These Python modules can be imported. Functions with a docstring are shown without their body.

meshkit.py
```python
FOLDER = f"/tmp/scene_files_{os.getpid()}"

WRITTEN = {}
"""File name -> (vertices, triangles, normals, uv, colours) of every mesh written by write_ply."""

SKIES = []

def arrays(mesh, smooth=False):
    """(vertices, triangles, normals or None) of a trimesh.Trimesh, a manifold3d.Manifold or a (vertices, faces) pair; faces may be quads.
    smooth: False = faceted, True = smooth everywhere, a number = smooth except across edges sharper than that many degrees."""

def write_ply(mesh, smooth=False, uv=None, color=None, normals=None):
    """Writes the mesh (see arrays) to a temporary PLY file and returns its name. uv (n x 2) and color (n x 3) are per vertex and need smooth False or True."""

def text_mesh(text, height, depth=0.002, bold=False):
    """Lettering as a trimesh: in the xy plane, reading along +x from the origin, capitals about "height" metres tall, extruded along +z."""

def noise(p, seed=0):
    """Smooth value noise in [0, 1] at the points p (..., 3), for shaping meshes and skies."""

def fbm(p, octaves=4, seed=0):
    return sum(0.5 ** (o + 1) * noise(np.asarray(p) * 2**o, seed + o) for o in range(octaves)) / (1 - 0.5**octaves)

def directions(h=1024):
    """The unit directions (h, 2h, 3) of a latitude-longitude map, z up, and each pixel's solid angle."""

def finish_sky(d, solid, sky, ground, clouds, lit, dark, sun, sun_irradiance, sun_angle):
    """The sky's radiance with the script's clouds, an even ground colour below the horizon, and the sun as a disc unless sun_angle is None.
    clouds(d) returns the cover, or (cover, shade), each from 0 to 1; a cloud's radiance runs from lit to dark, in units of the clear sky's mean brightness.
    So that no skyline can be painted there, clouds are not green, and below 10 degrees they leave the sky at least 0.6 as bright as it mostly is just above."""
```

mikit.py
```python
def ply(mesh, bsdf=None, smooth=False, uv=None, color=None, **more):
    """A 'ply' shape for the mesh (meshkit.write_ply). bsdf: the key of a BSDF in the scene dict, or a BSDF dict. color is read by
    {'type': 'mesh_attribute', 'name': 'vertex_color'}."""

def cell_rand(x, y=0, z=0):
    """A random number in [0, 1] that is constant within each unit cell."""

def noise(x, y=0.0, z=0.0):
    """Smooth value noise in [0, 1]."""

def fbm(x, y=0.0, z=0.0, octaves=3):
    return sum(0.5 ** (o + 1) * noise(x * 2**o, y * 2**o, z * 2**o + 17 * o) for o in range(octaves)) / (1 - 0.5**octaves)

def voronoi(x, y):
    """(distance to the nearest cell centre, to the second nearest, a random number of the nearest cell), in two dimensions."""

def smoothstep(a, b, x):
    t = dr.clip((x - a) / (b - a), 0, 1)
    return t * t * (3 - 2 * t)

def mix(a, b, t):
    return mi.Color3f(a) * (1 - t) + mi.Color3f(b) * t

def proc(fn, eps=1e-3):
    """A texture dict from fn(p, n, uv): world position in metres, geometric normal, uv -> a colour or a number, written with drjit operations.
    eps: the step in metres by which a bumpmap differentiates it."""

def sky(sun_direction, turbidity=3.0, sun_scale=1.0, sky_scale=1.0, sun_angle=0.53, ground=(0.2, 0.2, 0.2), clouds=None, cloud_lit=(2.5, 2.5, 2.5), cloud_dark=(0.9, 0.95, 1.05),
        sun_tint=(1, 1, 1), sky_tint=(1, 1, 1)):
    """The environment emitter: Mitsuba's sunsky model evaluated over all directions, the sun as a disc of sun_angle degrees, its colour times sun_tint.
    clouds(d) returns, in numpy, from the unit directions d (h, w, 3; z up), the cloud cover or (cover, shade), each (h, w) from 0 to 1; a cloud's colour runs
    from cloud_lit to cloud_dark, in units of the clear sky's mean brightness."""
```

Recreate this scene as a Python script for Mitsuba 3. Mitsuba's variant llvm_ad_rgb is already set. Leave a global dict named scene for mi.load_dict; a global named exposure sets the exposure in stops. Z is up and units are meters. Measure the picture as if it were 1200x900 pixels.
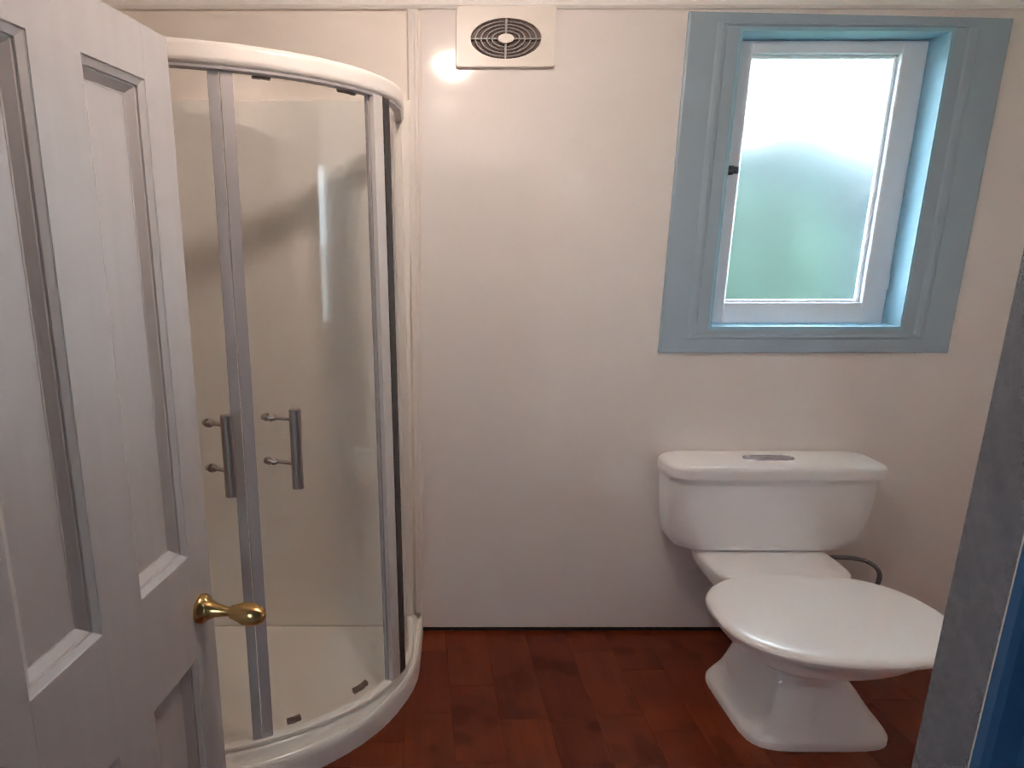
import math, random
import numpy as np, trimesh, drjit as dr, mitsuba as mi, mikit
from mikit import proc, noise, fbm, smoothstep, mix, cell_rand
from shapely.geometry import Polygon, box as sbox
from shapely import affinity

T = mi.ScalarTransform4f
random.seed(7)
rng = np.random.default_rng(7)

# ---------------------------------------------------------------- camera, sky, exposure
PITCH, FOC, EYE = math.atan(164 / 717), 717.0, 1.59
scene, labels = {}, {}
scene['camera'] = {
    'type': 'perspective', 'fov_axis': 'x', 'fov': math.degrees(2 * math.atan(600 / FOC)),
    'principal_point_offset_x': 114 / 1200, 'principal_point_offset_y': 0.0, 'near_clip': 0.01, 'far_clip': 200.0,
    'to_world': T().look_at(origin=[0, 0, EYE], target=[0, math.cos(PITCH), EYE - math.sin(PITCH)], up=[0, 0, 1])}
exposure = 1.68
SKY_LEVEL = 400.0
LAMP = (58.0, 47.4, 40.6)


def overcast(d):
    return np.ones(d.shape[:2]), np.zeros(d.shape[:2])


scene['sky'] = mikit.sky((-0.3, -0.5, 0.8), turbidity=4, sun_scale=0.0, sky_scale=0.08 * SKY_LEVEL, clouds=overcast,
                         cloud_lit=(1.0, 1.22, 1.38), cloud_dark=(0.9, 1.1, 1.25), ground=(0.45, 0.46, 0.45))

# ---------------------------------------------------------------- materials


def principled(rough=0.5, color=(0.5, 0.5, 0.5), spec=0.5, metal=0.0, **more):
    c = color if isinstance(color, dict) else {'type': 'rgb', 'value': list(color)}
    return {'type': 'twosided', 'b': {'type': 'principled', 'base_color': c, 'roughness': rough, 'specular': spec, 'metallic': metal, **more}}


def wood_fn(p, n, uv):
    seed = uv.x * 40.0
    g = fbm(p.x * 42.0 + seed, p.y * 3.2 + uv.y * 31.0, seed, 4)
    blot = fbm(p.x * 6.5 + seed * 1.7, p.y * 7.5 + uv.y * 13.0, seed + 3.0, 3)
    fine = noise(p.x * 190.0, p.y * 9.0, seed)
    knot = smoothstep(0.60, 0.78, fbm(p.x * 10.0 + uv.y * 50.0, p.y * 12.0 + seed, 2.0, 2))
    tone = 0.55 * uv.x + 0.45 * uv.y
    c = mix((0.076, 0.011, 0.004), (0.155, 0.031, 0.010), tone * 0.6 + 0.4 * g)
    c = c * (0.7 + 0.6 * blot) * (0.9 + 0.2 * fine) * (1.0 - 0.3 * knot)
    return c


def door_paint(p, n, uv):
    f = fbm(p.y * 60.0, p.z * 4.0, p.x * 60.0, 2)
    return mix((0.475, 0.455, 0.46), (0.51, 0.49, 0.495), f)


def panel_paint(p, n, uv):
    f = fbm(p.x * 3.0, p.z * 3.0, p.y * 3.0, 3)
    return mix((0.83, 0.785, 0.76), (0.87, 0.825, 0.80), f)


def blue_paint(p, n, uv):
    f = fbm(p.x * 8.0, p.z * 8.0, p.y * 30.0, 3)
    return mix((0.300, 0.385, 0.455), (0.328, 0.413, 0.483), f)


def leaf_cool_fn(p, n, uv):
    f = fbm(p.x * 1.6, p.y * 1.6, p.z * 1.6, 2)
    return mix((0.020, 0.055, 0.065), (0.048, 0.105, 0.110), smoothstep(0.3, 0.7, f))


def leaf_fn(p, n, uv):
    f = fbm(p.x * 1.6, p.y * 1.6, p.z * 1.6, 2)
    return mix((0.026, 0.066, 0.064), (0.062, 0.125, 0.090), smoothstep(0.3, 0.7, f))


MATS = {
    'm_floor': principled(0.32, proc(wood_fn), 0.15),
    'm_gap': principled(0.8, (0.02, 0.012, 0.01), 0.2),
    'm_wallpanel': principled(0.10, proc(panel_paint), 0.5),
    'm_plaster': principled(0.55, (0.88, 0.82, 0.765), 0.3),
    'm_liner': principled(0.06, (0.92, 0.90, 0.86), 0.5),
    'm_ceiling': principled(0.7, (0.88, 0.86, 0.84), 0.3),
    'm_door': principled(0.42, proc(door_paint), 0.4),
    'm_blue': principled(0.40, proc(blue_paint), 0.45),
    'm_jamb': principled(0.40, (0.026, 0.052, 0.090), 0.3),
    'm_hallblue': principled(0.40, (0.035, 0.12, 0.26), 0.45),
    'm_sash': principled(0.38, (0.80, 0.86, 0.94), 0.45),
    'm_china': principled(0.10, (0.84, 0.83, 0.84), 0.5, clearcoat=0.4, clearcoat_gloss=0.95),
    'm_seat': principled(0.22, (0.86, 0.84, 0.835), 0.5),
    'm_acrylic': principled(0.20, (0.85, 0.835, 0.80), 0.5),
    'm_railwhite': principled(0.25, (0.82, 0.78, 0.74), 0.5),
    'm_alu': principled(0.35, (0.42, 0.39, 0.40), 0.5, 0.2),
    'm_seal': principled(0.35, (0.34, 0.32, 0.33), 0.5),
    'm_dark': principled(0.5, (0.035, 0.028, 0.026), 0.4),
    'm_brown': principled(0.5, (0.14, 0.105, 0.09), 0.3),
    'm_satin': principled(0.3, (0.40, 0.35, 0.33), 0.5, 0.9),
    'm_upright': principled(0.35, (0.60, 0.56, 0.54), 0.5),
    'm_chrome': {'type': 'roughconductor', 'material': 'Cr', 'alpha': 0.12},
    'm_brass': principled(0.2, (0.58, 0.37, 0.15), 0.5, 1.0),
    'm_hose': principled(0.4, (0.10, 0.095, 0.10), 0.5),
    'm_glass': {'type': 'thindielectric', 'int_ior': 1.5, 'specular_transmittance': {'type': 'rgb', 'value': [0.985, 0.99, 0.98]}},
    'm_frost': {'type': 'principledthin', 'base_color': {'type': 'rgb', 'value': [0.96, 0.98, 0.98]}, 'roughness': 0.24, 'spec_trans': 0.985,
                'diff_trans': 1.2, 'eta': 1.5},
    'm_plate': principled(0.35, (0.80, 0.755, 0.70), 0.5),
    'm_leaf': {'type': 'principledthin', 'base_color': proc(leaf_fn), 'roughness': 0.6, 'diff_trans': 0.8},
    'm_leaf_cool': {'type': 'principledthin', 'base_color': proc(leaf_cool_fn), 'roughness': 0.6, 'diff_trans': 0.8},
    'm_reveal': principled(0.40, (0.27, 0.46, 0.56), 0.45),
    'm_bark': principled(0.8, (0.16, 0.12, 0.09), 0.2),
    'm_grass': principled(0.9, (0.05, 0.09, 0.05), 0.1),
    'm_hall': principled(0.7, (0.28, 0.29, 0.32), 0.2),
}
scene.update(MATS)

# ---------------------------------------------------------------- helpers


def add(key, mesh, mat, smooth=30, label=None, cat=None, group=None, kind=None, **more):
    scene[key] = mikit.ply(mesh, mat, smooth, **more)
    lab(key, label, cat, group, kind)
    return key


def lab(key, label=None, cat=None, group=None, kind=None):
    d = {k: v for k, v in (('label', label), ('category', cat), ('group', group), ('kind', kind)) if v}
    if d:
        labels[key] = d


def num(base, i):
    return base if i == 0 else f'{base}_{i:03d}'


def bx(x0, x1, y0, y1, z0, z1, c=0.0):
    if c <= 0:
        m = trimesh.creation.box((x1 - x0, y1 - y0, z1 - z0))
        m.apply_translation(((x0 + x1) / 2, (y0 + y1) / 2, (z0 + z1) / 2))
        return m
    pts = []
    for sx in (0, 1):
        for sy in (0, 1):
            for sz in (0, 1):
                x, y, z = (x0, x1)[sx], (y0, y1)[sy], (z0, z1)[sz]
                dx, dy, dz = c * (1 - 2 * sx), c * (1 - 2 * sy), c * (1 - 2 * sz)
                pts += [(x, y + dy, z + dz), (x + dx, y, z + dz), (x + dx, y + dy, z)]
    return trimesh.convex.convex_hull(np.array(pts))


def join(*ms):
    return trimesh.util.concatenate(list(ms))


def sheet(rings, closed_u=False, closed_v=False, cap=False):
    """A surface through rings (n, m, 3); closed_v closes each ring."""
    r = np.asarray(rings, float)
    n, m = r.shape[:2]
    f = []
    for i in range(n if closed_u else n - 1):
        a = i * m
        b = ((i + 1) % n) * m
        for j in range(m if closed_v else m - 1):
            k = (j + 1) % m
            f += [(a + j, a + k, b + k), (a + j, b + k, b + j)]
    v = r.reshape(-1, 3)
    if cap:
        for i in (0, n - 1):
            c = len(v)
            v = np.vstack([v, r[i].mean(0)])
            for j in range(m):
                k = (j + 1) % m
                f.append((c, i * m + k, i * m + j) if i == 0 else (c, i * m + j, i * m + k))
    me = trimesh.Trimesh(v, np.array(f), process=False)
    if cap and me.volume < 0:
        me.invert()
    return me


def tube(path, section):
    """A section (m, 2: side, up) carried along a path (n, 3) whose side stays level."""
    p = np.asarray(path, float)
    t = np.gradient(p, axis=0)
    t /= np.linalg.norm(t, axis=1, keepdims=True)
    rings = []
    for a, b in zip(p, t):
        up = np.array([0, 0, 1.0]) if abs(b[2]) < 0.95 else np.array([0, 1.0, 0])
        s = np.cross(b, up)
        s /= np.linalg.norm(s)
        u = np.cross(s, b)
        rings.append([a + s * q[0] + u * q[1] for q in section])
    return sheet(rings, closed_v=True, cap=True)


def oval(rx, ry, n=20):
    a = np.arange(n) * 2 * math.pi / n
    return np.stack([rx * np.cos(a), ry * np.sin(a)], 1)


def roundrect(w, h, r, n=5):
    out = []
    for cx, cy, a0 in ((w / 2 - r, h / 2 - r, 0), (-w / 2 + r, h / 2 - r, 90), (-w / 2 + r, -h / 2 + r, 180), (w / 2 - r, -h / 2 + r, 270)):
        for k in range(n + 1):
            a = math.radians(a0 + 90 * k / n)
            out.append((cx + r * math.cos(a), cy + r * math.sin(a)))
    return np.array(out)


def plate(poly, y0, y1):
    """A polygon in x, z given a thickness from y0 to y1."""
    m = trimesh.creation.extrude_polygon(poly, y1 - y0, engine='earcut')
    v = m.vertices.copy()
    return trimesh.Trimesh(np.stack([v[:, 0], y1 - v[:, 2], v[:, 1]], 1), m.faces, process=False)


# ---------------------------------------------------------------- the setting
LX, RX, FY, BY, CZ = -1.45, 2.43, 0.75, 2.28, 2.50
WX0, WX1, WZ0, WZ1 = 1.103, 1.805, 1.290, 2.287        # the window opening
DX0, DX1, DZ = -0.655, 0.729, 2.035                    # the doorway

add('floor', bx(LX, RX, FY - 0.2, 2.40, -0.10, -0.006), 'm_gap', False, 'dark reddish brown wood plank floor of the bathroom', kind='structure')
k = 0
x = LX + 0.07
xs = [LX] + list(np.arange(LX + 0.085, RX, 0.166)) + [RX]
for a, b in zip(xs[:-1], xs[1:]):
    y = FY - 0.2
    cuts = [y]
    y += rng.uniform(0.10, 0.5)
    while y < 2.21:
        cuts.append(y)
        y += rng.uniform(0.26, 0.52)
    cuts.append(2.295)
    for c, d in zip(cuts[:-1], cuts[1:]):
        m = bx(a + 0.0003, b - 0.0003, c + 0.0003, d - 0.0003, -0.006, 0.0 - rng.uniform(0, 0.0004), 0.0007)
        s = rng.uniform(0, 1, 2)
        add(num('floor__plank', k), m, 'm_floor', False, uv=np.tile(s, (len(m.vertices), 1)))
        k += 1

hole = sbox(WX0 - 0.0125, WZ0 - 0.0125, WX1 + 0.0125, WZ1 + 0.0125)
add('wall_back', plate(sbox(LX - 0.1, -0.1, RX + 0.1, CZ + 0.1) - hole, 2.29, 2.46), 'm_plaster', False,
    'cream back wall behind the shower and the toilet', kind='structure')
add('wall_back__panel', plate(sbox(0.022, 0.020, RX, CZ) - hole, 2.28, 2.29), 'm_wallpanel', False, label='glossy pinkish white wall sheet')
st = bx(-0.012, 0.012, 2.274, 2.29, 0.09, CZ, 0.003)
ss = bx(0.010, 0.024, 2.277, 2.29, 0.02, CZ, 0.002)
for m in (st, ss):
    m.vertices[:, 0] += 0.012 - 0.025 * (m.vertices[:, 2] - 0.3) / 2
add('wall_back__joint_strip', join(st, ss), 'm_wallpanel', False, label='narrow white joint strip at the edge of the wall sheet')
add('wall_back__shower_liner', bx(LX + 0.02, -0.016, 2.25, 2.29, 0.046, 2.07, 0.003), 'm_liner', False, label='cream shower wall liner')
add('gap_shade_1', bx(0.03, RX, 2.284, 2.2895, 0, 0.02), 'm_gap', False, 'dark strip put in for the shade in the gap under the back wall sheet', kind='structure')  # shadow below the lifted sheet, given as a dark coloured strip
add('trim_2', bx(LX, RX, 2.262, 2.29, 2.357, CZ, 0.008), 'm_ceiling', False, 'white trim along the top of the back wall', kind='structure')
add('wall_left', bx(LX - 0.1, LX, FY, 2.29, -0.1, CZ + 0.1), 'm_plaster', False, 'cream left wall beside the shower', kind='structure')
add('wall_left__shower_liner', bx(LX, LX + 0.02, 1.42, 2.25, 0.046, 2.07), 'm_liner', False)
add('wall_right', bx(RX, RX + 0.1, FY, 2.29, -0.1, CZ + 0.1), 'm_wallpanel', False, 'white right wall beyond the toilet', kind='structure')
add('wall_front', plate(sbox(LX - 0.1, -0.1, RX + 0.1, CZ + 0.1) - sbox(DX0, -0.2, DX1, DZ), FY - 0.078, FY), 'm_wallpanel', False,
    'wall with the doorway that the photograph looks through', kind='structure')
add('ceiling', bx(LX - 0.1, RX + 0.1, FY - 0.1, 2.46, CZ, CZ + 0.1), 'm_ceiling', False, 'white bathroom ceiling', kind='structure')

# the hall that the camera stands in, with an unseen tall slot added behind for cool fill and a bright streak in the shower liner
add('wall_hall', join(bx(-1.75, -1.65, -2.6, FY - 0.078, -0.1, 2.5), bx(1.65, 1.75, -2.6, FY - 0.078, -0.1, 2.5),
                      plate(sbox(-1.75, -0.1, 1.75, 2.5) - sbox(-1.30, 0.72, -1.0, 2.42), -2.7, -2.6)), 'm_hall', False, 'walls of the dim hall in front of the doorway', kind='structure')
add('ceiling_hall', bx(-1.75, 1.75, -2.7, FY - 0.1, CZ, CZ + 0.1), 'm_hall', False, 'ceiling of the dim hall in front of the doorway', kind='structure')
add('floor_hall', bx(-1.75, 1.75, -2.7, FY - 0.2, -0.1, 0.0), 'm_hall', False, 'floor of the dim hall in front of the doorway', kind='structure')

# door lining (grey-blue) and the hall-side architrave (dark blue, moulded)
LW = 0.016
jy0, jy1 = FY - 0.078, FY + 0.002
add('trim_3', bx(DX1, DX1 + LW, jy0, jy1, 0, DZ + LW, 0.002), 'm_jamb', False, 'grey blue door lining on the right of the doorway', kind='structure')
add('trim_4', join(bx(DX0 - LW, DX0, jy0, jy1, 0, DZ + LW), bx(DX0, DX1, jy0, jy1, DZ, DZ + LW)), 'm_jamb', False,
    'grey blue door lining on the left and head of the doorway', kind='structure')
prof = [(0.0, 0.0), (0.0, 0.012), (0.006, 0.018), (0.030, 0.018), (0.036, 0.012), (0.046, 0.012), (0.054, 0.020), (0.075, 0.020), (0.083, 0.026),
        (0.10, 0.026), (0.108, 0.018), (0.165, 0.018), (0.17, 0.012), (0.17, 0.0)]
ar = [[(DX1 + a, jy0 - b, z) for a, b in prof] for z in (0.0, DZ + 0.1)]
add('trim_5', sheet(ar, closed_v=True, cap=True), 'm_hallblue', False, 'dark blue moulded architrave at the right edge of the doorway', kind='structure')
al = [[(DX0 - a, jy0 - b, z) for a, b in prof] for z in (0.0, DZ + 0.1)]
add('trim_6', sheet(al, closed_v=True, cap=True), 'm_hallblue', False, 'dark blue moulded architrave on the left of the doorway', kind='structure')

# ---------------------------------------------------------------- window
lab('window_1', 'small window with blue casing and white sash over the toilet', kind='structure')
OX0, OX1, OZ0, OZ1 = 0.918, 2.004, 1.191, 2.340
prof = [(0.0, 0.000), (0.0, 0.014), (0.06, 0.017), (0.28, 0.017), (0.32, 0.023), (0.38, 0.026), (0.44, 0.024), (0.48, 0.020), (0.97, 0.020), (1.0, 0.016), (1.0, 0.0)]
inner = [(WX0, WZ0), (WX1, WZ0), (WX1, WZ1), (WX0, WZ1)]
outer = [(OX0, OZ0), (OX1, OZ0), (OX1, 2.326), (OX0, OZ1 + 0.008)]
for i in range(4):
    j = (i + 1) % 4
    ring = []
    for q in (i, j):
        ring.append([(inner[q][0] + (outer[q][0] - inner[q][0]) * t, 2.28 - 0.7 * h, inner[q][1] + (outer[q][1] - inner[q][1]) * t) for t, h in prof])
    add(num('window_1__casing', i), sheet(ring, closed_v=True, cap=True), 'm_blue', False)
JY0, JY1 = 2.266, 2.45
J = 0.012
for i, b in enumerate([(WX0 - J, WX0, WZ0, WZ1), (WX1, WX1 + J, WZ0, WZ1), (WX0 - J, WX1 + J, WZ0 - J, WZ0), (WX0 - J, WX1 + J, WZ1, WZ1 + J)]):
    add(num('window_1__jamb', i), bx(b[0], b[1], JY0, JY1, b[2], b[3]), 'm_reveal', False)
GX0, GX1, GZ0, GZ1 = 1.186, 1.712, 1.372, 2.242
SY0, SY1 = 2.352, 2.395
for i, b in enumerate([(WX0 + 0.004, GX0, WZ0 + 0.003, WZ1 - 0.003), (GX1, WX1 - 0.004, WZ0 + 0.003, WZ1 - 0.003)]):
    add(num('window_1__sash_stile', i), bx(b[0], b[1], SY0, SY1, b[2], b[3], 0.003), 'm_sash', False)
for i, b in enumerate([(GX0, GX1, WZ0 + 0.003, GZ0), (GX0, GX1, GZ1, WZ1 - 0.003)]):
    add(num('window_1__sash_rail', i), bx(b[0], b[1], SY0, SY1, b[2], b[3], 0.003), 'm_sash', False)
bead = []
for i, b in enumerate([(GX0, GX0 + 0.012, GZ0, GZ1), (GX1 - 0.012, GX1, GZ0, GZ1), (GX0 + 0.012, GX1 - 0.012, GZ0, GZ0 + 0.010), (GX0 + 0.012, GX1 - 0.012, GZ1 - 0.010, GZ1)]):
    add(num('window_1__glazing_bead', i), bx(b[0], b[1], SY0 + 0.017, SY1 - 0.006, b[2], b[3], 0.004), 'm_sash', False)
pane = trimesh.Trimesh([(GX0, SY1 - 0.012, GZ0), (GX1, SY1 - 0.012, GZ0), (GX1, SY1 - 0.012, GZ1), (GX0, SY1 - 0.012, GZ1)], [(0, 1, 2), (0, 2, 3)], process=False)
add('window_1__pane', pane, 'm_frost', False, label='frosted glass pane, white above and green below')
lx, lz = 1.150, 1.852
add('window_1__latch', join(bx(lx - 0.020, lx + 0.012, SY0 - 0.006, SY0, lz - 0.016, lz + 0.016, 0.002), bx(lx - 0.016, lx + 0.026, SY0 - 0.018, SY0 - 0.006, lz - 0.004, lz + 0.013, 0.003),
                            bx(lx + 0.014, lx + 0.026, SY0 - 0.020, SY0 - 0.002, lz - 0.013, lz + 0.004, 0.003)), 'm_dark', False, label='small dark window catch')
add('window_1__hinge', bx(WX1 - 0.030, WX1 - 0.0045, SY0 - 0.004, SY0 + 0.001, 1.42, 1.48, 0.0015), 'm_sash', False)

# ---------------------------------------------------------------- the open panelled door
DN, DT = np.array([0.983, -0.1845, 0]), np.array([-0.1845, -0.983, 0])     # its normal (into the room) and the way from its leading edge to its hinges
D0 = np.array([-0.516, 1.400, 0.0])
DTHICK, DW, DH0, DH1, REC, MW = 0.075, 0.660, 0.012, 2.008, 0.030, 0.034


def dmap(m):
    """(s from the leading edge, depth behind the face, z) to the place where the door stands open."""
    v = np.asarray(m.vertices, float)
    w = D0 + v[:, :1] * DT - v[:, 1:2] * DN
    w[:, 2] = v[:, 2]
    o = trimesh.Trimesh(w, m.faces, process=False)
    if m.is_volume and o.volume < 0:
        o.invert()
    return o


lab('door_1', 'pale grey panelled door with a brass knob, standing open in front of the shower', kind='structure')
S = [0.090, 0.270, 0.387, 0.563]
ZP = [(0.16, 0.600), (0.871, 1.907)]
k = 0
for a, b in ((0, S[0]), (S[3], DW)):
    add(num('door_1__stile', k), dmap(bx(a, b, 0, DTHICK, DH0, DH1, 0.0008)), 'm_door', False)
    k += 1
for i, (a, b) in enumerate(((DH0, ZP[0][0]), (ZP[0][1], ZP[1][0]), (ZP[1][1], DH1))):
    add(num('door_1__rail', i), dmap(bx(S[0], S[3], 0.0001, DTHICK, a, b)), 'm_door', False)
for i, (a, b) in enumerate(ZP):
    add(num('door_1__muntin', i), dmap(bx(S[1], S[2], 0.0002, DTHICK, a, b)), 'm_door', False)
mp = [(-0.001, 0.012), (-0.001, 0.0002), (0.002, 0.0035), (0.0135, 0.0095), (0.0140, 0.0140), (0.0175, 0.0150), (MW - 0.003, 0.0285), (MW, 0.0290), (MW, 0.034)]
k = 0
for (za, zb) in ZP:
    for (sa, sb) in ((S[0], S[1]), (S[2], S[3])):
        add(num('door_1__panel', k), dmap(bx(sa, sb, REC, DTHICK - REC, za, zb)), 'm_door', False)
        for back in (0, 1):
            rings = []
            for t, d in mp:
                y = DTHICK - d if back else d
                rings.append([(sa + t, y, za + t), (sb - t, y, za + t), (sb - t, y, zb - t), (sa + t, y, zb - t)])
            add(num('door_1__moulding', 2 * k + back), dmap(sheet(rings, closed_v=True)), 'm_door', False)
        k += 1


def lathe(prof, n=32):
    a = np.arange(n) * 2 * math.pi / n
    return [[(r * math.cos(t), h, r * math.sin(t)) for t in a] for h, r in prof]


KS = 0.059
for back, name in ((0, 'door_1__knob'), (1, 'door_1__knob_001')):
    hs = 1.62
    p1 = [(0.0, 0.0), (0.0, 0.041), (0.006, 0.043), (0.011, 0.039), (0.015, 0.030), (0.022, 0.026), (0.027, 0.021), (0.046, 0.0145), (0.055, 0.0125), (0.058, 0.019), (0.063, 0.021),
          (0.072, 0.026), (0.082, 0.033), (0.094, 0.0325), (0.106, 0.028), (0.115, 0.019), (0.1165, 0.012), (0.119, 0.008), (0.120, 0.0)]
    m = sheet(lathe([(h, r) for h, r in p1]), closed_v=True)
    v = m.vertices.copy()
    v[:, 0] = v[:, 0] * 0.80 + KS
    v[:, 1] = -v[:, 1] * (0.172 / 0.12) if not back else DTHICK + v[:, 1] * (0.172 / 0.12)
    v[:, 2] = v[:, 2] * 0.86 + 0.718
    add(name, dmap(trimesh.Trimesh(v, m.faces, process=False)), 'm_brass', 30, label='brass door knob on a round rose' if not back else None)

# ---------------------------------------------------------------- shower
EX, EY, EA, EB = -0.935, 2.05, 0.90, 0.55       # the rounded front: centre and half axes


def lean(m):
    v = m.vertices.copy()
    t = np.clip((v[:, 0] + 0.5) / 0.45, 0, 1)
    v[:, 0] -= 0.022 * (v[:, 2] - 1.0) * t * t * (3 - 2 * t)
    return trimesh.Trimesh(v, m.faces, process=False)


def outline(a, b, back=2.25, left=LX + 0.02, n=40):
    """The front line of the shower from the back wall to the left wall."""
    pts = [(EX + a, back), (EX + a, (back + EY) / 2)]
    for q in np.linspace(0, math.pi / 2, n):
        pts.append((EX + a * math.cos(q), EY - b * math.sin(q)))
    pts += [((EX + left) / 2, EY - b), (left, EY - b)]
    return pts


def arc(x0, x1, off=0.0, n=24):
    """Points of the rounded front between two x, moved off outwards."""
    a, b = EA + off * 1.0, EB + off
    q0, q1 = (math.acos(np.clip((x - EX) / a, -1, 1)) for x in (x0, x1))
    return [(EX + a * math.cos(q), EY - b * math.sin(q)) for q in np.linspace(q0, q1, n)]


def strip(pts, z0, z1, th):
    """An upright curved sheet of some thickness."""
    p = np.array([(x, y, 0) for x, y in pts])
    return tube(p + [0, 0, (z0 + z1) / 2], [(-th / 2, -(z1 - z0) / 2), (th / 2, -(z1 - z0) / 2), (th / 2, (z1 - z0) / 2), (-th / 2, (z1 - z0) / 2)])


tp = [(0, 0), (0, 0.052), (0.003, 0.068), (0.010, 0.080), (0.020, 0.084), (0.029, 0.078), (0.036, 0.063), (0.044, 0.062), (0.053, 0.080), (0.062, 0.094), (0.072, 0.099), (0.100, 0.100),
      (0.112, 0.096), (0.128, 0.070), (0.145, 0.052), (0.170, 0.046)]
rings = [[(x + (0.03 * min(1, max(0, (y - 1.85) / 0.4)) if x > EX else 0), y, z) for x, y in outline(0.94 - 0.5 * k, 0.63 - k, back=2.274 if k < 0.06 else 2.25)] for k, z in tp]
tray = sheet(rings)
last = outline(0.94 - 0.5 * 0.17, 0.63 - 0.17)
base = trimesh.creation.extrude_polygon(Polygon(last + [(LX + 0.02, 2.25)]), 0.04, engine='earcut')
base.apply_translation((0, 0, 0.006))
lab('shower_tray', 'white curved shower tray with a raised double lip on the wood floor', 'shower tray')
add('shower_tray__lip', tray, 'm_acrylic', 40)
add('shower_tray__base', base, 'm_acrylic', False)
a = np.arange(24) * 2 * math.pi / 24
dr_ = trimesh.creation.cylinder(radius=0.04, height=0.006, sections=28)
dr_.apply_scale((1.8, 1, 1))
dr_.apply_translation((-0.95, 1.98, 0.049))
add('shower_tray__waste', dr_, 'm_chrome', 30, label='chrome waste')

lab('shower_enclosure', 'curved glass shower enclosure with white top rail and two sliding doors', 'shower enclosure')
ZT0, ZT1 = 1.998, 2.052
line = outline(EA, EB, back=2.275, left=LX + 0.02, n=48)
sec = roundrect(0.042, ZT1 - ZT0, 0.016)
add('shower_enclosure__top_rail', lean(tube([(x, y, (ZT0 + ZT1) / 2) for x, y in line], sec)), 'm_railwhite', 40, label='white curved top rail')
under = [(x, y, ZT0 - 0.003) for x, y in line]
add('shower_enclosure__top_track', lean(tube(under, roundrect(0.026, 0.008, 0.002, 2))), 'm_seal', False)
add('shower_enclosure__bottom_rail', lean(tube([(x, y, 0.1087) for x, y in outline(EA - 0.004, EB - 0.006, back=2.25)], roundrect(0.030, 0.015, 0.005, 2))), 'm_acrylic', False)
GZ = (0.118, 1.996)
XM = -0.468
doors = [('shower_enclosure__glass_door', -1.02, XM - 0.0255, -0.543, -0.010), ('shower_enclosure__glass_door_001', XM + 0.029, -0.100, -0.395, -0.010)]


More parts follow.
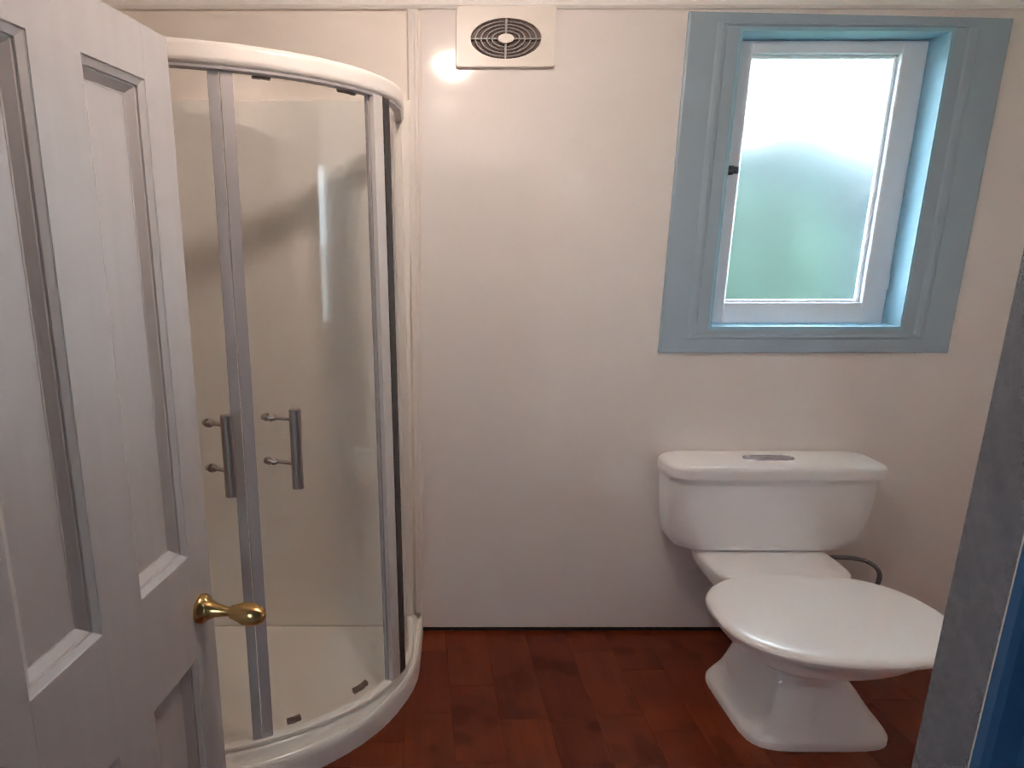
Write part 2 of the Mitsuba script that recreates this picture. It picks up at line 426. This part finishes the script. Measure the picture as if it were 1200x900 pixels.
def on(x, off=0.0):
    q = math.acos((x - EX) / EA)
    p = np.array([x, EY - EB * math.sin(q)])
    n = np.array([math.cos(q) * 1.75, -math.sin(q)])
    return p + n * off


def grip(x, off):
    q = math.acos((x - EX) / EA)
    return np.array([x, EY - EB * math.sin(q)]) + np.array([math.cos(q) * 2.4, -math.sin(q) * 0.5]) * off


for i, (key, x0, x1, hx, off) in enumerate(doors):
    add(key, lean(sheet([[(x, y, z) for x, y in arc(x0, x1, off)] for z in GZ])), 'm_glass', True, label='curved clear glass sliding door')
    hz = (0.930, 1.156)
    q = grip(hx, 0.050)
    bar = tube([(q[0], q[1], z) for z in np.linspace(hz[0], hz[1], 3)], oval(0.016, 0.011, 18))
    h = [bar]
    inn = grip(hx, -0.014)
    for z in (1.002, 1.128):
        h.append(tube([(*(inn * (1 - t) + q * t), z) for t in (0, 0.5, 1)], oval(0.0065, 0.0050, 12)))
        for o0, o1 in ((0.001, 0.010), (-0.016, -0.006)):
            e0, e1 = grip(hx, o0), grip(hx, o1)
            rr = (0.012, 0.0075) if o0 > 0 else (0.008, 0.012)
            rings = []
            d = (e1 - e0) / np.linalg.norm(e1 - e0)
            side = np.array([-d[1], d[0]])
            for e, r in ((e0, rr[0]), (e1, rr[1])):
                rings.append([(e[0] + side[0] * r * math.cos(t), e[1] + side[1] * r * math.cos(t), z + r * math.sin(t)) for t in np.arange(14) * 2 * math.pi / 14])
            h.append(sheet(rings, closed_v=True, cap=True))
    add(key + '__handle', join(*h), 'm_satin', 40, label='satin metal bar handle')
    # edge seal at the meeting line and the trailing edge
    sx = (XM - 0.0255, XM - 0.0015) if i == 0 else (XM + 0.0015, XM + 0.029)
    body = strip(arc(*sx, off, 4), *GZ, 0.018)
    add(key + '__edge_seal', lean(body), 'm_seal' if i == 0 else 'm_alu', 30, label='grey upright edge strip')
    if i:
        add(key + '__edge_seal_001', lean(strip(arc(-0.116, -0.104, off, 4), *GZ, 0.012)), 'm_seal', 30)
    rx = (-0.62, -0.90) if i == 0 else (-0.357, -0.152)
    k = 0
    for x in rx:
        for z in (0.129, 1.996):
            c = on(x, -0.020)
            w = tube([(*on(x - 0.020, -0.022), z), (*c, z), (*on(x + 0.020, -0.022), z)], roundrect(0.018, 0.020, 0.008, 3))
            add(num(key + '__roller', k), w, 'm_brown', 40)
            k += 1
fx = EX + EA - 0.004
fp = arc(-0.086, fx, 0.0, 10) + [(fx, 2.12), (fx, 2.24)]
add('shower_enclosure__fixed_panel', lean(sheet([[(x, y, z) for x, y in fp] for z in GZ])), 'm_glass', True, label='narrow fixed glass panel beside the back wall')
add('shower_enclosure__upright', lean(strip(arc(-0.100, -0.077, 0.006, 5), *GZ, 0.016)), 'm_upright', 30, label='grey upright where the sliding door meets the fixed panel')
add('shower_enclosure__gasket', lean(strip(arc(-0.076, -0.061, 0.006, 4), *GZ, 0.020)), 'm_dark', 30, label='thin dark upright gasket')
wp = [(fx - 0.018, 2.02), (fx + 0.014, 2.02)]
add('shower_enclosure__wall_profile', lean(bx(fx - 0.016, fx + 0.016, 2.21, 2.276, GZ[0], 1.998, 0.004)), 'm_railwhite', False, label='white wall profile')
fl = [(x, EY - EB) for x in (-1.02, -1.2, LX + 0.045)]
add('shower_enclosure__fixed_panel_001', sheet([[(x, y, z) for x, y in arc(-1.6, -1.0, 0.0, 2)[:0] + fl] for z in GZ]), 'm_glass', True)
add('shower_enclosure__wall_profile_001', bx(LX + 0.02, LX + 0.05, EY - EB - 0.016, EY - EB + 0.016, GZ[0], 1.998, 0.003), 'm_railwhite', False)

# ---------------------------------------------------------------- extractor fan on the wall
lab('exhaust_fan', 'square white exhaust fan cover with round dark grille high on the wall', 'exhaust fan')
FX, FZ, FRX, FRY = 0.306, 2.262, 0.119, 0.0625
hole = affinity.scale(Polygon(oval(1, 1, 64)), FRX, FRY, origin=(0, 0))
hole = affinity.translate(hole, FX, FZ)
pl = sbox(0.148, 2.184, 0.464, 2.350).buffer(0.008, quad_segs=4)
add('exhaust_fan__cover', plate(pl - hole, 2.258, 2.2798), 'm_plate', 20)
add('exhaust_fan__housing', plate(hole, 2.276, 2.2799), 'm_brown', False, label='dark brown inside of the fan')
for i, s in enumerate((0.86, 0.70, 0.54, 0.39)):
    r = [(FX + FRX * s * math.cos(t), 2.263, FZ + FRY * s * math.sin(t)) for t in np.linspace(0, 2 * math.pi, 49)[:-1]]
    rr = []
    for q, t in zip(r, np.linspace(0, 2 * math.pi, 49)[:-1]):
        c, s_ = math.cos(t), math.sin(t)
        rr.append([(q[0] + u * c * 1.8, q[1] + w, q[2] + u * s_) for u, w in ((-0.0010, -0.003), (0.0010, -0.003), (0.0010, 0.004), (-0.0010, 0.004))])
    add(num('exhaust_fan__ring', i), sheet(rr, closed_u=True, closed_v=True), 'm_seal', False)
for i in range(4):
    t = i * math.pi / 2
    c, s_ = math.cos(t), math.sin(t)
    u0, u1 = 0.2, 1.005
    p0, p1 = (FX + FRX * u0 * c, FZ + FRY * u0 * s_), (FX + FRX * u1 * c, FZ + FRY * u1 * s_)
    w = 0.0016 if i % 2 == 0 else 0.0032
    if i % 2 == 0:
        m = bx(min(p0[0], p1[0]), max(p0[0], p1[0]), 2.2585, 2.270, FZ - w, FZ + w)
    else:
        m = bx(FX - w, FX + w, 2.2585, 2.270, min(p0[1], p1[1]), max(p0[1], p1[1]))
    add(num('exhaust_fan__spoke', i), m, 'm_seal', False)
hub = affinity.translate(affinity.scale(Polygon(oval(1, 1, 28)), 0.027, 0.014, origin=(0, 0)), FX, FZ)
add('exhaust_fan__hub', plate(hub, 2.255, 2.271), 'm_plate', 20)

# ---------------------------------------------------------------- toilet
TX, TS = 1.322, 1.80


def tmap(m):
    """(side, out from the wall, up) in the toilet's own metres to the room."""
    v = np.asarray(m.vertices, float)
    o = trimesh.Trimesh(np.stack([TX + v[:, 0] * TS, 2.28 - v[:, 1], v[:, 2]], 1), m.faces, process=False)
    o.invert()
    if o.is_volume and o.volume < 0:
        o.invert()
    return o


def egg(w, yb, yf, ym, nb, nf, n=72):
    """An outline with half width w from yb (back) over ym (widest) to yf (front), with superellipse powers for its halves."""
    out = []
    for t in np.arange(n) * 2 * math.pi / n:
        c, s = math.cos(t), math.sin(t)
        e, l = (nf, yf - ym) if s >= 0 else (nb, ym - yb)
        out.append((w * np.sign(c) * abs(c) ** (2 / e), ym + l * np.sign(s) * abs(s) ** (2 / e)))
    return out


def loft(secs):
    return sheet([[(x, y, z) for x, y in o] for o, z in secs], closed_v=True, cap=True)


lab('toilet', 'white close-coupled toilet with closed lid under the window', 'toilet')
# pan: foot, waist, bowl
pan = [(0.000, .134, .243, .628, .44, 6, 5), (0.018, .134, .243, .628, .44, 6, 5), (0.030, .130, .246, .620, .44, 6, 5), (0.070, .113, .25, .590, .43, 5, 4.5), (0.120, .096, .24, .555, .42, 4, 4),
       (0.165, .080, .22, .530, .40, 3.4, 3.2), (0.195, .076, .20, .528, .39, 3, 2.8), (0.225, .092, .17, .560, .38, 3, 2.5), (0.265, .126, .15, .625, .41, 3, 2.3), (0.310, .153, .15, .685, .44, 3, 2.2),
       (0.355, .163, .22, .728, .52, 2.5, 2.15), (0.385, .168, .30, .745, .56, 2.3, 2.15), (0.400, .168, .32, .745, .56, 2.3, 2.15)]
P = np.array(pan)
zz = np.unique(np.concatenate([P[:, 0], np.linspace(0.03, 0.385, 34)]))
from scipy.interpolate import PchipInterpolator
it = [PchipInterpolator(P[:, 0], P[:, k]) for k in range(1, 7)]
add('toilet__pan', tmap(loft([(egg(*[float(f(z)) for f in it]), z) for z in zz])), 'm_china', 50)
shelf = [(egg(w, .055, .36, .2, 6, 4), z) for z, w in ((0.300, .085), (0.35, .115), (0.395, .132), (0.430, .138), (0.442, .136), (0.446, .130))]
add('toilet__rear_shelf', tmap(loft(shelf)), 'm_china', 40)
seat = [(egg(w, .330 + k, .768 - k, .55, 2.7, 2.2), z) for z, w, k in ((0.402, .174, .006), (0.406, .180, 0), (0.414, .180, 0), (0.418, .176, .005))]
add('toilet__seat', tmap(loft(seat)), 'm_seat', 40)
lid = []
for z, k in ((0.419, .008), (0.423, .002), (0.430, 0), (0.438, .003), (0.444, .010), (0.447, .022), (0.4485, .05), (0.449, .10)):
    lid.append((egg(.203 - k * 0.8, .300 + k, .789 - k, .565, 2.6, 2.3), z))
add('toilet__lid', tmap(loft(lid)), 'm_seat', 40, label='closed white lid')
# cistern
cb = []
for z, w, d in ((0.442, .120, .085), (0.445, .150, .120), (0.453, .172, .146), (0.468, .188, .160), (0.492, .199, .170), (0.52, .206, .174), (0.60, .211, .180), (0.70, .216, .184), (0.752, .217, .186)):
    cb.append((roundrect(2 * w, d, min(0.055, d * .42), 8) + [0.006, 0.008 + d / 2], z))
add('toilet__cistern', tmap(loft(cb)), 'm_china', 40)
cl = []
for z, k in ((0.754, .008), (0.757, .001), (0.764, 0), (0.790, 0), (0.799, .003), (0.805, .010), (0.808, .022), (0.8095, .04)):
    cl.append((roundrect(0.446 - 2 * k, 0.205 - 2 * k, 0.060 - k * .6, 8) + [0.006, 0.004 + 0.1025], z))
add('toilet__cistern_lid', tmap(loft(cl)), 'm_china', 40)
bt = loft([(roundrect(0.106, 0.056, 0.026, 6) + [0.0, 0.112], z) for z in (0.806, 0.8125)] + [(roundrect(0.100, 0.050, 0.024, 6) + [0.0, 0.112], 0.8140)])
add('toilet__flush_button', tmap(bt), 'm_chrome', 40, label='chrome flush button')
add('toilet__flush_button__seam', tmap(bx(0.006, 0.008, 0.088, 0.136, 0.8138, 0.8144)), 'm_dark', False)

# hose that loops out beside the pan
ctrl = np.array([(1.50, 2.225, 0.345), (1.58, 2.215, 0.362), (1.66, 2.20, 0.366), (1.725, 2.19, 0.350), (1.762, 2.185, 0.310), (1.765, 2.19, 0.255), (1.755, 2.22, 0.16), (1.75, 2.25, 0.06), (1.75, 2.255, 0.002)])
from scipy.interpolate import CubicSpline
ctrl[:, 0] += 0.07
ctrl[:6, 2] += 0.015
u = np.r_[0, np.cumsum(np.linalg.norm(np.diff(ctrl, axis=0), axis=1))]
cs = CubicSpline(u, ctrl)(np.linspace(0, u[-1], 60))
tg = np.gradient(cs, axis=0)
tg /= np.linalg.norm(tg, axis=1, keepdims=True)
rr = []
for c, t in zip(cs, tg):
    s = np.cross(t, [0, 1, 0.0])
    s /= np.linalg.norm(s)
    b = np.cross(t, s)
    rr.append([c + 0.0085 * (s * math.cos(q) + b * math.sin(q)) for q in np.arange(14) * 2 * math.pi / 14])
add('water_hose', sheet(rr, closed_v=True, cap=True), 'm_hose', 40, 'dark grey flexible water hose looping beside the toilet', 'hose')

# ---------------------------------------------------------------- lamp on the ceiling
LPX, LPY = 0.195, 1.20
lab('ceiling_lamp', 'shallow warm oval ceiling lamp above the middle of the bathroom', 'ceiling lamp')
a = np.arange(48) * 2 * math.pi / 48
b = trimesh.creation.cylinder(radius=0.12, height=0.016, sections=48)
b.apply_scale((1, 0.62, 1))
b.apply_translation((LPX, LPY, CZ - 0.0081))
add('ceiling_lamp__base', b, 'm_plate', 30)
g = sheet([[(LPX + 0.085 * c * math.cos(t), LPY + 0.050 * c * math.sin(t), CZ - 0.0165 - 0.062 * h) for t in a]
           for c, h in ((math.cos(q), math.sin(q)) for q in np.linspace(0, 1.5, 9))], closed_v=True, cap=True)
add('ceiling_lamp__diffuser', g, 'm_plate', 60, emitter={'type': 'area', 'radiance': {'type': 'rgb', 'value': list(LAMP)}})

# ---------------------------------------------------------------- outside the window
add('ground', bx(-14, 18, 2.5, 40, -0.8, -0.6), 'm_grass', False, 'grassy ground outside the window', kind='structure')


def shrub(key, x, y, z0, rx, ry, rz, n, label, mat='m_leaf'):
    lab(key, label, 'shrub')
    t = trimesh.creation.cylinder(radius=0.06, height=z0 + 0.6 + rz, sections=10)
    t.apply_translation((x, y, -0.6 + (z0 + 0.6 + rz) / 2))
    add(key + '__stem', t, 'm_bark', 30)
    d = rng.normal(size=(n, 3))
    d /= np.linalg.norm(d, axis=1, keepdims=True)
    r = rng.uniform(0.25, 1, n) ** 0.4 * (0.8 + 0.4 * rng.uniform(0, 1, n) * np.sin(d[:, 0] * 5 + x) ** 2)
    c = np.array([x, y, z0 + rz]) + d * r[:, None] * [rx, ry, rz]
    a = rng.normal(size=(n, 3))
    a /= np.linalg.norm(a, axis=1, keepdims=True)
    b = np.cross(a, rng.normal(size=(n, 3)))
    b /= np.linalg.norm(b, axis=1, keepdims=True)
    L, W = 0.075, 0.038
    v = np.stack([c - a * L, c + b * W, c + a * L, c - b * W], 1).reshape(-1, 3)
    i = np.arange(n)[:, None] * 4
    f = np.vstack([i + [0, 1, 2], i + [0, 2, 3]])
    add(key + '__foliage', trimesh.Trimesh(v, f, process=False), mat, False, kind='stuff')


shrub('garden_shrub', 2.75, 5.6, -0.5, 0.95, 0.8, 1.62, 16000, 'tall green shrub seen blurred through the left of the frosted pane')
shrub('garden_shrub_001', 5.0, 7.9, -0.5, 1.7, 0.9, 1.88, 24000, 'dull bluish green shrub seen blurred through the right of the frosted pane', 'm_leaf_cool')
